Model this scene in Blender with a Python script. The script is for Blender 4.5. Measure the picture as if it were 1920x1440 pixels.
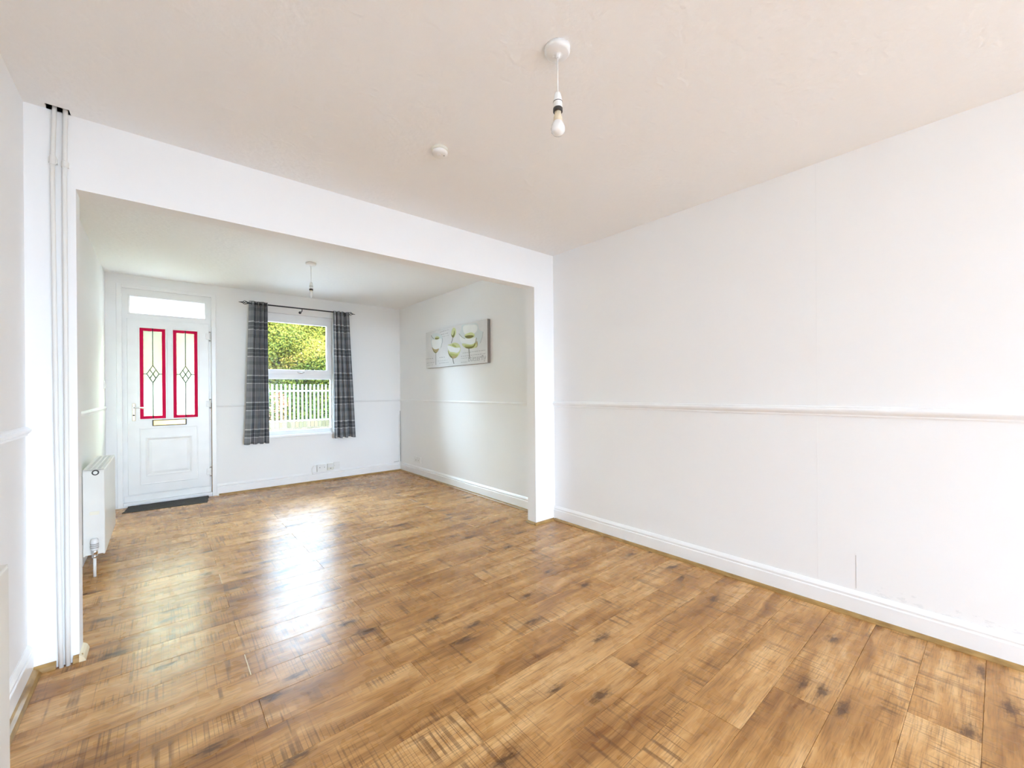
import bpy, bmesh, math, random
from mathutils import Matrix, Vector

random.seed(7)
for o in list(bpy.data.objects):
    bpy.data.objects.remove(o, do_unlink=True)
scene = bpy.context.scene
COL = scene.collection
PI = math.pi

# ------------------------------------------------------------------ camera
FPX, YAW, ROLL, SHY, CAMZ = 775.04, .7024, .0082, 12.88, 1.2656
cd = bpy.data.cameras.new('camera')
cam = bpy.data.objects.new('camera', cd)
COL.objects.link(cam)
cd.sensor_fit = 'HORIZONTAL'
cd.sensor_width = 36
cd.lens = FPX / 1920 * 36
cd.shift_y = SHY / 1920
cd.clip_start = .02
cam.matrix_world = (Matrix.Translation((0, 0, CAMZ)) @ Matrix.Rotation(-YAW, 4, 'Z')
                    @ Matrix.Rotation(PI / 2, 4, 'X') @ Matrix.Rotation(-ROLL, 4, 'Z'))
scene.camera = cam

# ------------------------------------------------------------------ sky, daylight, exposure
world = bpy.data.worlds.new('overcast_sky')
scene.world = world
world.use_nodes = True
bg = world.node_tree.nodes['Background']
bg.inputs[0].default_value = (.71, .915, 1.17, 1)
bg.inputs[1].default_value = 11.0

def daylight(name, loc, rot, sx, sy):
    l = bpy.data.lights.new(name, 'AREA')
    l.shape = 'RECTANGLE'; l.size = sx; l.size_y = sy
    l.cycles.is_portal = True
    o = bpy.data.objects.new(name, l); COL.objects.link(o)
    o.location = loc; o.rotation_euler = rot
    o['kind'] = 'helper'
    return o

# portals guide the sky's light through the rear window (behind the camera), the front window and the door glass
YB = -5.0
RW = (.75, 2.70, .35, 2.25)   # rear window opening x0, x1, z0, z1
daylight('rear_window_offscreen', ((RW[0] + RW[1]) / 2, YB - .17, (RW[2] + RW[3]) / 2), (PI / 2, 0, 0), RW[1] - RW[0], RW[3] - RW[2])
daylight('front_window_portal', (1.445, 6.405, 1.505), (PI / 2, 0, PI), .92, 1.68)
daylight('front_door_portal', (.07, 6.40, 1.65), (PI / 2, 0, PI), .62, 1.45)

vs = scene.view_settings
vs.view_transform = 'Standard'; vs.look = 'None'
vs.exposure = 1.85; vs.gamma = 1.0
vs.use_curve_mapping = False
# white rooms live on bounced light
scene.cycles.max_bounces = 10
scene.cycles.diffuse_bounces = 7
scene.cycles.adaptive_threshold = .025

# ------------------------------------------------------------------ measures (metres)
XR, XL, YP, YF = 2.942, -.470, 2.837, 6.279
H, HF, ZO, XO1, XO2, PT = 2.587, 2.598, 2.243, -.3074, 2.6855, .113
S = 1.12

def at(px, py, axis, val):
    """point where the ray of a photo pixel meets the plane axis = val"""
    X = (px - 960) / FPX; U = -(py - 720 - SHY) / FPX
    cr, sr = math.cos(ROLL), math.sin(ROLL)
    r = X * cr + U * sr; u = -X * sr + U * cr
    c, s = math.cos(YAW), math.sin(YAW)
    d = Vector((r * c + s, -r * s + c, u)); o = Vector((0, 0, CAMZ))
    return o + d * ((val - o[axis]) / d[axis])

# ------------------------------------------------------------------ materials
MATS = {}
class NT:
    def __init__(self, name):
        self.m = bpy.data.materials.new(name); self.m.use_nodes = True
        self.t = self.m.node_tree
        self.b = self.t.nodes['Principled BSDF']
        self.out = self.t.nodes['Material Output']
        MATS[name] = self.m
    def n(self, typ, **kw):
        n = self.t.nodes.new(typ)
        for k, v in kw.items():
            if k.startswith('i_'):
                n.inputs[k[2:].replace('_', ' ')].default_value = v
            else:
                setattr(n, k, v)
        return n
    def l(self, a, b): self.t.links.new(a, b)
    def math(self, op, a, b=None, clamp=False):
        n = self.n('ShaderNodeMath', operation=op); n.use_clamp = clamp
        for i, v in enumerate((a, b)):
            if v is None: continue
            if isinstance(v, (int, float)): n.inputs[i].default_value = v
            else: self.l(v, n.inputs[i])
        return n.outputs[0]
    def ramp(self, fac, stops, interp='LINEAR'):
        r = self.n('ShaderNodeValToRGB'); cr = r.color_ramp; cr.interpolation = interp
        while len(cr.elements) < len(stops): cr.elements.new(.5)
        for e, (p, c) in zip(cr.elements, stops):
            e.position = p; e.color = c if len(c) == 4 else (*c, 1)
        self.l(fac, r.inputs[0]); return r.outputs[0]
    def mix(self, fac, a, b, mode='MIX'):
        n = self.n('ShaderNodeMix', data_type='RGBA', blend_type=mode)
        for i, v in ((0, fac), (6, a), (7, b)):
            if isinstance(v, (int, float)): n.inputs[i].default_value = v
            elif isinstance(v, tuple): n.inputs[i].default_value = v if len(v) == 4 else (*v, 1)
            else: self.l(v, n.inputs[i])
        return n.outputs[2]
    def noise(self, vec, scale, detail=4, rough=.5, dist=0):
        n = self.n('ShaderNodeTexNoise'); n.inputs['Scale'].default_value = scale
        n.inputs['Detail'].default_value = detail; n.inputs['Roughness'].default_value = rough
        n.inputs['Distortion'].default_value = dist
        if vec is not None: self.l(vec, n.inputs['Vector'])
        return n.outputs['Fac']
    def mapping(self, vec, scale=(1, 1, 1), loc=(0, 0, 0)):
        n = self.n('ShaderNodeMapping'); n.inputs['Scale'].default_value = scale; n.inputs['Location'].default_value = loc
        self.l(vec, n.inputs['Vector']); return n.outputs[0]
    def bump(self, h, strength, dist=.01):
        n = self.n('ShaderNodeBump'); n.inputs['Strength'].default_value = strength; n.inputs['Distance'].default_value = dist
        self.l(h, n.inputs['Height']); self.l(n.outputs[0], self.b.inputs['Normal']); return n
    def coord(self, kind='Object'):
        return self.n('ShaderNodeTexCoord').outputs[kind]

def plain(name, col, rough=.5, metal=0, spec=.5, bump=0, bscale=200):
    t = NT(name); t.b.inputs['Base Color'].default_value = (*col, 1)
    t.b.inputs['Roughness'].default_value = rough; t.b.inputs['Metallic'].default_value = metal
    t.b.inputs['Specular IOR Level'].default_value = spec
    v = t.coord()
    c = t.noise(v, 9, 0)
    t.l(t.mix(c, tuple(x * .96 for x in col), tuple(min(1, x * 1.03) for x in col)), t.b.inputs['Base Color'])
    if bump: t.bump(t.noise(v, bscale, 1), bump, .002)
    return t.m

WHITE = (.87, .87, .865)
def wall_mat(name, col, stain=False):
    t = NT(name); v = t.coord()
    big = t.noise(v, 1.3, 1, .6)
    c = t.mix(big, tuple(x * .975 for x in col), col)
    if stain:   # scuffs and damp left along the skirting, with a ragged upper edge
        sp = t.n('ShaderNodeSeparateXYZ'); t.l(v, sp.inputs[0])
        edge = t.math('ADD', t.math('MULTIPLY', t.noise(v, 4, 5, .7), .35), -.02)
        low = t.math('LESS_THAN', sp.outputs[2], edge)
        ym = t.math('MULTIPLY', t.math('LESS_THAN', sp.outputs[1], .55), low)
        speck = t.math('MULTIPLY', t.math('GREATER_THAN', t.noise(t.mapping(v, (1, 1, 3)), 16, 5, .7), .55), ym)
        c = t.mix(t.math('MULTIPLY', speck, .22), c, (.62, .63, .64))
    t.l(c, t.b.inputs['Base Color'])
    t.b.inputs['Roughness'].default_value = .62
    t.b.inputs['Specular IOR Level'].default_value = .25
    t.bump(t.noise(v, 40, 1, .6), .12, .003)
    return t.m
wall_mat('wall_paint', (.94, .94, .935)); wall_mat('wall_paint_right', (.94, .94, .935), True)
plain('gloss_white', (.935, .935, .93), .28)
plain('satin_white', (.87, .87, .865), .4)

t = NT('artex'); v = t.coord()
w1 = t.n('ShaderNodeTexWave', wave_type='RINGS'); w1.inputs['Scale'].default_value = 5.0
w1.inputs['Distortion'].default_value = 9; w1.inputs['Detail'].default_value = 1; w1.inputs['Detail Scale'].default_value = 2.4
vo = t.n('ShaderNodeTexVoronoi'); vo.inputs['Scale'].default_value = 9; t.l(v, vo.inputs['Vector'])
off = t.n('ShaderNodeVectorMath', operation='SUBTRACT'); t.l(v, off.inputs[0]); t.l(vo.outputs['Position'], off.inputs[1])
t.l(off.outputs[0], w1.inputs['Vector'])
hgt = t.math('ADD', t.math('MULTIPLY', w1.outputs['Fac'], .45), t.math('MULTIPLY', t.noise(v, 34, 2, .65), .7))
t.b.inputs['Base Color'].default_value = (.945, .944, .94, 1); t.b.inputs['Roughness'].default_value = .7
t.b.inputs['Specular IOR Level'].default_value = .2
t.bump(hgt, .34, .005)

t = NT('oak_laminate'); v = t.coord()
rnd = t.n('ShaderNodeObjectInfo').outputs['Random']
cmb = t.n('ShaderNodeCombineXYZ'); t.l(t.math('MULTIPLY', rnd, 37.0), cmb.inputs[0]); t.l(t.math('MULTIPLY', rnd, 91.0), cmb.inputs[1])
t.l(t.math('MULTIPLY', rnd, 13.0), cmb.inputs[2])
ad = t.n('ShaderNodeVectorMath', operation='ADD'); t.l(v, ad.inputs[0]); t.l(cmb.outputs[0], ad.inputs[1])
vv = ad.outputs[0]
warp = t.n('ShaderNodeTexNoise'); warp.inputs['Scale'].default_value = 3.0; warp.inputs['Detail'].default_value = 2; t.l(vv, warp.inputs['Vector'])
wsub = t.n('ShaderNodeVectorMath', operation='SUBTRACT'); t.l(warp.outputs['Color'], wsub.inputs[0]); wsub.inputs[1].default_value = (.5, .5, .5)
wsc = t.n('ShaderNodeVectorMath', operation='SCALE'); t.l(wsub.outputs[0], wsc.inputs[0]); wsc.inputs['Scale'].default_value = .09
wad = t.n('ShaderNodeVectorMath', operation='ADD'); t.l(vv, wad.inputs[0]); t.l(wsc.outputs[0], wad.inputs[1])
wv = wad.outputs[0]
grain = t.noise(t.mapping(wv, (2.2, 26, 1)), 1.0, 4, .6)
fine = t.noise(t.mapping(vv, (9, 190, 1)), 1.0, 2, .65)
patch = t.noise(t.mapping(wv, (2.0, 6.5, 1)), 1.0, 3, .5)
tone = t.math('ADD', t.math('ADD', t.math('MULTIPLY', grain, .5), t.math('MULTIPLY', patch, .55)), t.math('MULTIPLY', rnd, .07))
base = t.ramp(tone, [(.36, (.25, .105, .033)), (.47, (.42, .205, .066)), (.57, (.57, .30, .104)), (.70, (.76, .465, .205))])
base = t.mix(t.math('MULTIPLY', t.math('SUBTRACT', fine, .48, True), 2.2, True), base, (.15, .072, .032))
# saw marks printed across the grain, in clusters
def sawmarks(freq, lo, hi, seedoff, msc):
    sx = t.mapping(vv, (freq, .3, 0), (seedoff, seedoff * .3, 0))
    nz = t.noise(sx, 1.0, 1, .4)
    ln = t.ramp(nz, [(lo, (0, 0, 0)), ((lo + hi) / 2, (1, 1, 1)), (hi, (0, 0, 0))])
    mk = t.noise(t.mapping(vv, (msc, 5.5, 1), (seedoff, 3, 0)), 1.0, 2, .5)
    mk = t.ramp(mk, [(.47, (0, 0, 0)), (.58, (1, 1, 1))])
    return t.math('MULTIPLY', ln, mk)
saw = t.math('MAXIMUM', sawmarks(38, .46, .52, 0, 2.6), sawmarks(17, .49, .525, 5.3, 1.8))
base = t.mix(t.math('MULTIPLY', saw, .68), base, (.125, .058, .027))
# knots
kv = t.mapping(wv, (2.7, 7.0, 1))
kn = t.n('ShaderNodeTexVoronoi'); kn.inputs['Scale'].default_value = .8; t.l(kv, kn.inputs['Vector']); kn.voronoi_dimensions = '2D'
ksep = t.n('ShaderNodeSeparateColor'); t.l(kn.outputs['Color'], ksep.inputs[0])
kd = t.math('ADD', kn.outputs['Distance'], t.math('MULTIPLY', t.math('SUBTRACT', t.noise(t.mapping(vv, (20, 60, 1)), 1.0, 5, .65), .5), .42))
kmask = t.ramp(kd, [(.04, (1, 1, 1)), (.15, (0, 0, 0))])
kmask = t.math('MULTIPLY', kmask, t.math('GREATER_THAN', ksep.outputs[0], .62))
base = t.mix(t.math('MULTIPLY', kmask, .80), base, (.055, .028, .018))
halo = t.math('MULTIPLY', t.ramp(kd, [(.15, (1, 1, 1)), (.42, (0, 0, 0))]), t.math('GREATER_THAN', ksep.outputs[0], .62))
base = t.mix(t.math('MULTIPLY', halo, .2), base, (.20, .088, .035))
t.l(base, t.b.inputs['Base Color'])
t.l(t.ramp(t.noise(vv, 14, 1), [(.3, (.25, .25, .25)), (.7, (.31, .31, .31))]), t.b.inputs['Roughness'])
t.b.inputs['Specular IOR Level'].default_value = .24

t = NT('beading_wood'); v = t.coord()
g = t.noise(t.mapping(v, (14, 14, 60)), 1.0, 4)
t.l(t.ramp(g, [(.3, (.28, .155, .045)), (.7, (.46, .28, .095))]), t.b.inputs['Base Color']); t.b.inputs['Roughness'].default_value = .35
plain('raw_pine', (.80, .68, .46), .45)
plain('old_timber', (.17, .115, .07), .9)
plain('chrome', (.72, .72, .72), .18, 1)
plain('brass', (.80, .56, .20), .26, 1)
plain('pale_brass', (.82, .74, .56), .3, 1)
plain('black_iron', (.045, .05, .055), .38, .6)
plain('dark_plastic', (.05, .045, .04), .4)
t = NT('red_glass'); t.t.nodes.remove(t.b)
rd = t.n('ShaderNodeBsdfDiffuse'); rd.inputs[0].default_value = (.70, .016, .085, 1)
rt = t.n('ShaderNodeBsdfTranslucent'); rt.inputs[0].default_value = (.70, .012, .09, 1)
rm = t.n('ShaderNodeMixShader'); rm.inputs[0].default_value = .06; t.l(rd.outputs[0], rm.inputs[1]); t.l(rt.outputs[0], rm.inputs[2]); t.l(rm.outputs[0], t.out.inputs[0])
plain('lead', (.05, .055, .05), .6, 0, .1)
plain('socket_white', (.87, .87, .85), .35)
plain('socket_cream', (.80, .79, .70), .35)
plain('bulb_collar', (.80, .70, .52), .4)
plain('label_cream', (.84, .80, .66), .5)
plain('radiator_white', (.83, .82, .77), .32)
plain('pipe_paint', (.83, .82, .78), .4, bump=.1, bscale=40)
plain('opal_glass', (.88, .87, .85), .12, spec=.8)
plain('canvas_side', (.30, .275, .26), .8)
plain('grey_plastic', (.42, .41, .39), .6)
plain('concrete', (.42, .41, .39), .9, 0, 0, .3)
plain('asphalt', (.20, .20, .20), .9, 0, 0, .3)
plain('galvanised', (.15, .17, .15), .6, .0, 0)
plain('mortar', (.17, .16, .12), .95, 0, 0, .3)
plain('wood_bark', (.05, .035, .02), .9)

t = NT('doormat'); v = t.coord()
g = t.noise(v, 130, 4, .7)
t.l(t.ramp(g, [(.35, (.025, .024, .023)), (.65, (.11, .105, .10))]), t.b.inputs['Base Color']); t.b.inputs['Roughness'].default_value = .95
t.bump(g, .9, .004)

t = NT('brick'); v = t.coord(); rnd = t.n('ShaderNodeObjectInfo').outputs['Random']
c = t.ramp(rnd, [(0, (.055, .042, .024)), (.4, (.105, .064, .042)), (.7, (.075, .058, .034)), (1, (.13, .088, .06))])
t.l(t.mix(t.noise(v, 30, 5, .7), c, (.04, .042, .022)), t.b.inputs['Base Color']); t.b.inputs['Roughness'].default_value = .9
t.b.inputs['Specular IOR Level'].default_value = 0
t.bump(t.noise(v, 60, 4), .4, .004)

t = NT('canvas_print'); v = t.coord()
t.l(t.ramp(t.noise(v, 5, 4, .6), [(.3, (.72, .72, .72)), (.7, (.80, .80, .79))]), t.b.inputs['Base Color']); t.b.inputs['Roughness'].default_value = .8
t.bump(t.noise(v, 500, 2), .15, .001)
plain('petal_white', (.86, .88, .86), .8); plain('petal_shade', (.68, .74, .74), .8)
plain('petal_green', (.42, .45, .14), .8); plain('petal_lime', (.62, .66, .33), .8); plain('petal_olive', (.20, .19, .05), .8)
plain('petal_tan', (.45, .36, .18), .8); plain('ink_grey', (.42, .42, .42), .85); plain('stem_grey', (.25, .26, .23), .85)

def glassy(name, kind):
    t = NT(name); t.t.nodes.remove(t.b)
    if kind == 'clear':
        tr = t.n('ShaderNodeBsdfTransparent'); tr.inputs[0].default_value = (.95, .97, .96, 1)
        gl = t.n('ShaderNodeBsdfGlossy'); gl.inputs['Roughness'].default_value = .02
        fr = t.n('ShaderNodeFresnel'); fr.inputs[0].default_value = 1.35
        mx = t.n('ShaderNodeMixShader'); t.l(fr.outputs[0], mx.inputs[0]); t.l(tr.outputs[0], mx.inputs[1]); t.l(gl.outputs[0], mx.inputs[2])
    else:
        v = t.coord()
        rf = t.n('ShaderNodeBsdfRefraction'); rf.inputs['IOR'].default_value = 1.12; rf.inputs['Roughness'].default_value = .24 if kind == 'obscure' else .4
        rf.inputs['Color'].default_value = (.98, .98, .78, 1) if kind == 'obscure' else (.60, .58, .55, 1)
        bp = t.n('ShaderNodeBump'); bp.inputs['Strength'].default_value = .15; bp.inputs['Distance'].default_value = .004
        t.l(t.noise(v, 45, 3, .6), bp.inputs['Height']); t.l(bp.outputs[0], rf.inputs['Normal'])
        tl = t.n('ShaderNodeBsdfTranslucent'); tl.inputs[0].default_value = (.60, .58, .55, 1)
        df = t.n('ShaderNodeBsdfGlossy'); df.inputs['Roughness'].default_value = .25
        m1 = t.n('ShaderNodeMixShader'); m1.inputs[0].default_value = .05 if kind == 'obscure' else .5
        t.l(rf.outputs[0], m1.inputs[1]); t.l(tl.outputs[0], m1.inputs[2])
        mx = t.n('ShaderNodeMixShader'); mx.inputs[0].default_value = .05
        t.l(m1.outputs[0], mx.inputs[1]); t.l(df.outputs[0], mx.inputs[2])
    t.l(mx.outputs[0], t.out.inputs[0]); return t.m
glassy('clear_glass', 'clear'); glassy('obscure_glass', 'obscure'); glassy('frosted_glass', 'frosted')

t = NT('tartan'); uv = t.coord('UV'); sp = t.n('ShaderNodeSeparateXYZ'); t.l(uv, sp.inputs[0])
def bands(co, period, stops):
    f = t.math('FRACT', t.math('DIVIDE', co, period))
    return t.ramp(f, [(p, (c, c, c)) for p, c in stops], 'CONSTANT')
st = [(0, .75), (.045, .20), (.16, .42), (.20, .20), (.30, .75), (.335, .42), (.50, .30), (.62, .46), (.78, .42), (.82, .34)]
hb = bands(sp.outputs[1], .345, st); vb = bands(sp.outputs[0], .30, st)
mixv = t.math('MULTIPLY', t.math('ADD', hb, vb), .5)
weave = t.noise(t.mapping(uv, (900, 900, 1)), 1.0, 2)
mixv = t.math('MULTIPLY', mixv, t.math('ADD', .86, t.math('MULTIPLY', weave, .28)))
t.l(t.ramp(mixv, [(.15, (.06, .066, .073)), (.32, (.18, .19, .205)), (.45, (.29, .30, .315)), (.70, (.86, .87, .88))]), t.b.inputs['Base Color'])
t.b.inputs['Roughness'].default_value = .85; t.b.inputs['Specular IOR Level'].default_value = .15

t = NT('leaf'); at_ = t.n('ShaderNodeAttribute'); at_.attribute_name = 'leaf_colour'
t.l(at_.outputs['Color'], t.b.inputs['Base Color']); t.b.inputs['Roughness'].default_value = .5
t.b.inputs['Specular IOR Level'].default_value = .02
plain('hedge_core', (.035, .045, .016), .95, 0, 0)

# ------------------------------------------------------------------ mesh helpers
ORG = {}
class MB:
    def __init__(self): self.v = []; self.f = []; self.sm = []
    def add(self, vs, fs, smooth=False):
        n = len(self.v); self.v += [tuple(p) for p in vs]
        self.f += [tuple(i + n for i in f) for f in fs]; self.sm += [smooth] * len(fs); return self
    def box(self, x0, x1, y0, y1, z0, z1):
        x0, x1 = sorted((x0, x1)); y0, y1 = sorted((y0, y1)); z0, z1 = sorted((z0, z1))
        v = [(x, y, z) for z in (z0, z1) for y in (y0, y1) for x in (x0, x1)]
        return self.add(v, [(0, 2, 3, 1), (4, 5, 7, 6), (0, 1, 5, 4), (1, 3, 7, 5), (3, 2, 6, 7), (2, 0, 4, 6)])
    def cbox(self, x0, x1, y0, y1, z0, z1, b, axis, sign):
        """box whose face towards sign*axis is chamfered by b"""
        lo, hi = [x0, y0, z0], [x1, y1, z1]
        a1, a2 = [a for a in range(3) if a != axis]
        near = hi[axis] if sign > 0 else lo[axis]; far = lo[axis] if sign > 0 else hi[axis]
        rings = []
        for d, ins in ((far, 0), (near - sign * b, 0), (near, b)):
            r = []
            for p, q in ((lo[a1] + ins, lo[a2] + ins), (hi[a1] - ins, lo[a2] + ins), (hi[a1] - ins, hi[a2] - ins), (lo[a1] + ins, hi[a2] - ins)):
                c = [0, 0, 0]; c[axis] = d; c[a1] = p; c[a2] = q; r.append(tuple(c))
            rings.append(r)
        v = rings[0] + rings[1] + rings[2]
        f = [(0, 1, 2, 3), (8, 9, 10, 11)]
        for k in (0, 4):
            for i in range(4): f.append((k + i, k + (i + 1) % 4, k + 4 + (i + 1) % 4, k + 4 + i))
        return self.add(v, f)
    def extrude(self, prof, axis, a, b, fn):
        """closed 2-D profile carried along an axis from a to b; fn(p, q, s) -> xyz"""
        n = len(prof)
        v = [fn(p, q, a) for p, q in prof] + [fn(p, q, b) for p, q in prof]
        f = [(i, (i + 1) % n, n + (i + 1) % n, n + i) for i in range(n)] + [tuple(range(n))[::-1], tuple(range(n, 2 * n))]
        return self.add(v, f)
    def tube(self, path, r, n=10, caps=True, smooth=True):
        path = [Vector(p) for p in path]; rs = r if isinstance(r, (list, tuple)) else [r] * len(path)
        v = []; ref = None
        for i, p in enumerate(path):
            d = (path[min(i + 1, len(path) - 1)] - path[max(i - 1, 0)]).normalized()
            if ref is None: ref = d.orthogonal().normalized()
            u = (ref - d * ref.dot(d)).normalized(); ref = u; w = d.cross(u)
            for k in range(n):
                a = 2 * PI * k / n; v.append(p + (u * math.cos(a) + w * math.sin(a)) * rs[i])
        f = []
        for i in range(len(path) - 1):
            for k in range(n): f.append((i * n + k, i * n + (k + 1) % n, (i + 1) * n + (k + 1) % n, (i + 1) * n + k))
        self.add(v, f, smooth)
        if caps:
            m = len(self.v) - len(v)
            self.f += [tuple(m + k for k in range(n))[::-1], tuple(m + (len(path) - 1) * n + k for k in range(n))]; self.sm += [False] * 2
        return self
    def lathe(self, prof, c, axis=2, sign=1, n=24, smooth=True):
        """profile of (radius, distance along axis) around point c"""
        v = []; a1, a2 = [a for a in range(3) if a != axis]
        for r, d in prof:
            for k in range(n):
                q = list(c); q[axis] += sign * d
                q[a1] += r * math.cos(2 * PI * k / n); q[a2] += r * math.sin(2 * PI * k / n); v.append(q)
        f = []
        for i in range(len(prof) - 1):
            for k in range(n): f.append((i * n + k, i * n + (k + 1) % n, (i + 1) * n + (k + 1) % n, (i + 1) * n + k))
        m = len(self.v); self.add(v, f, smooth)
        self.f += [tuple(m + k for k in range(n)), tuple(m + (len(prof) - 1) * n + k for k in range(n))]; self.sm += [False] * 2
        return self
    def holed(self, axis, t0, t1, u0, u1, v0, v1, holes):
        """slab t0..t1 thick on `axis` spanning u, v (the other two axes) with rectangular holes"""
        us = sorted({u0, u1, *[h[0] for h in holes], *[h[1] for h in holes]}); us = [u for u in us if u0 <= u <= u1]
        vv = sorted({v0, v1, *[h[2] for h in holes], *[h[3] for h in holes]}); vv = [q for q in vv if v0 <= q <= v1]
        a1, a2 = [a for a in range(3) if a != axis]
        def solid(i, j):
            if not (0 <= i < len(us) - 1 and 0 <= j < len(vv) - 1): return False
            cu, cv = (us[i] + us[i + 1]) / 2, (vv[j] + vv[j + 1]) / 2
            return not any(h[0] < cu < h[1] and h[2] < cv < h[3] for h in holes)
        idx = {}
        def P(i, j, k):
            key = (i, j, k)
            if key not in idx:
                c = [0, 0, 0]; c[axis] = (t0, t1)[k]; c[a1] = us[i]; c[a2] = vv[j]
                idx[key] = len(self.v); self.v.append(tuple(c))
            return idx[key]
        def F(*p): self.f.append(p); self.sm.append(False)
        for i in range(len(us) - 1):
            for j in range(len(vv) - 1):
                if not solid(i, j): continue
                for k in (0, 1): F(P(i, j, k), P(i + 1, j, k), P(i + 1, j + 1, k), P(i, j + 1, k))
                if not solid(i - 1, j): F(P(i, j, 0), P(i, j + 1, 0), P(i, j + 1, 1), P(i, j, 1))
                if not solid(i + 1, j): F(P(i + 1, j, 0), P(i + 1, j + 1, 0), P(i + 1, j + 1, 1), P(i + 1, j, 1))
                if not solid(i, j - 1): F(P(i, j, 0), P(i + 1, j, 0), P(i + 1, j, 1), P(i, j, 1))
                if not solid(i, j + 1): F(P(i, j + 1, 0), P(i + 1, j + 1, 0), P(i + 1, j + 1, 1), P(i, j + 1, 1))
        return self
    def build(self, name, mat, parent=None, origin=None, bevel=0, seg=2):
        org = Vector(origin) if origin is not None else (ORG[parent.name] if parent else Vector((0, 0, 0)))
        me = bpy.data.meshes.new(name)
        me.from_pydata([tuple(Vector(p) - org) for p in self.v], [], self.f)
        bm = bmesh.new(); bm.from_mesh(me)
        bmesh.ops.recalc_face_normals(bm, faces=bm.faces); bm.to_mesh(me); bm.free()
        for p, s in zip(me.polygons, self.sm): p.use_smooth = s
        o = bpy.data.objects.new(name, me); COL.objects.link(o)
        me.materials.append(MATS[mat])
        if parent:
            o.parent = parent; o.location = org - ORG[parent.name]
        else: o.location = org
        ORG[o.name] = org
        if bevel:
            b = o.modifiers.new('bevel', 'BEVEL'); b.width = bevel; b.segments = seg; b.limit_method = 'ANGLE'
        return o

def tag(o, label, cat, group=None, kind=None):
    o['label'] = label; o['category'] = cat
    if group: o['group'] = group
    if kind: o['kind'] = kind
    return o
def thing(name, loc, label, cat, group=None, kind=None):
    o = bpy.data.objects.new(name, None); COL.objects.link(o); o.location = loc; o.empty_display_size = .05
    ORG[o.name] = Vector(loc)
    return tag(o, label, cat, group, kind)
def struct(o, label, cat): return tag(o, label, cat, kind='structure')

# ------------------------------------------------------------------ room shell
WT = .18
TOP = 2.80
floor = MB().box(XL - .1, XR + .1, YB - .1, YF + .1, -.12, -.0115).build('floor', 'old_timber')
struct(floor, 'golden brown oak laminate floor running through both rooms', 'floor')

# planks: rows run left to right, staggered joints
ROW, LEN = .1938, 1.334
y_first = .05 * S / 1.15
rows = range(-27, 33)
full = None
def plank_mesh(L, W):
    b = .0011; g = .0004
    mb = MB().cbox(g, L - g, g, W - g, -.0115, 0, b, 2, 1)
    me = bpy.data.meshes.new('plank'); me.from_pydata(mb.v, [], mb.f)
    bm = bmesh.new(); bm.from_mesh(me); bmesh.ops.recalc_face_normals(bm, faces=bm.faces); bm.to_mesh(me); bm.free()
    me.materials.append(MATS['oak_laminate']); return me
full = plank_mesh(LEN, ROW)
FX0, FX1, FY0, FY1 = XL - .0, XR - .0, YB, YF
for r in rows:
    ya, yb = y_first + r * ROW, y_first + (r + 1) * ROW
    if yb <= FY0 + .02 or ya >= FY1 - .005: continue
    joint = (.305 if r % 2 else .905) / 1.15 * S
    if r == 2: joint = 2.03 / 1.15 * S - LEN
    x = joint - 3 * LEN
    while x < FX1:
        xa, xb = max(x, FX0), min(x + LEN, FX1)
        wa, wb = max(ya, FY0), min(yb, FY1)
        if xb - xa > .03:
            me = full if (xb - xa > LEN - 1e-4 and wb - wa > ROW - 1e-4) else plank_mesh(xb - xa, wb - wa)
            o = bpy.data.objects.new('plank', me); COL.objects.link(o); o.parent = floor
            o.location = (xa, wa, random.uniform(-.0004, .0003))
        x += LEN

# pale worn edges where three short ends have lifted
for r, jx in ((11, .305), (14, .905), (17, .305)):
    ya = y_first + r * ROW
    x = jx / 1.15 * S
    MB().box(x - .0022, x + .0012, ya + .002, ya + ROW - .004, -.008, .0008).build('worn_edge', 'raw_pine', floor)

hx0, hx1, hy0, hy1 = -.40, -.322, 2.79, YP
ceil = MB().holed(2, H, TOP, XL - .02, XR + .02, YB - .02, YP + .01, [(hx0, hx1, hy0, hy1)]).build('ceiling', 'artex')
struct(ceil, 'white artex ceiling of the main room', 'ceiling')
mb = MB().box(hx0, hx1, hy0, hy1, H + .10, H + .12).box(hx0 - .002, hx0 + .001, hy0, hy1, H + .012, H + .1).box(hx1 - .001, hx1 + .002, hy0, hy1, H + .012, H + .1)
mb.build('pipe_hole', 'old_timber', ceil)
ceil2 = MB().box(XL - .02, XR + .02, YP + PT - .01, YF + .02, HF, TOP).build('ceiling', 'artex')
struct(ceil2, 'white artex ceiling of the front room by the window', 'ceiling')

o = MB().box(XL - WT, XL, YB - WT, YF + .25, -.1, TOP).build('wall_left', 'wall_paint'); struct(o, 'white painted wall behind the radiators', 'wall')
wall_right = MB().box(XR, XR + WT, YB - WT, YF + .25, -.1, TOP).build('wall_right', 'wall_paint_right'); struct(wall_right, 'long white wall with dado rail and tall skirting', 'wall')
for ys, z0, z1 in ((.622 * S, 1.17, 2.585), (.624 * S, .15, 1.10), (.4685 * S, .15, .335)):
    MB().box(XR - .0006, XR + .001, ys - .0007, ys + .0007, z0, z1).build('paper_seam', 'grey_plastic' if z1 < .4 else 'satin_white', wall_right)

wp = MB().holed(1, YP, YP + PT, XL, XR, 0, TOP, [(XO1, XO2, -1, ZO)]).build('wall_partition', 'wall_paint')
struct(wp, 'white dividing wall with a wide opening, header beam and end piers', 'wall')

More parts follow.
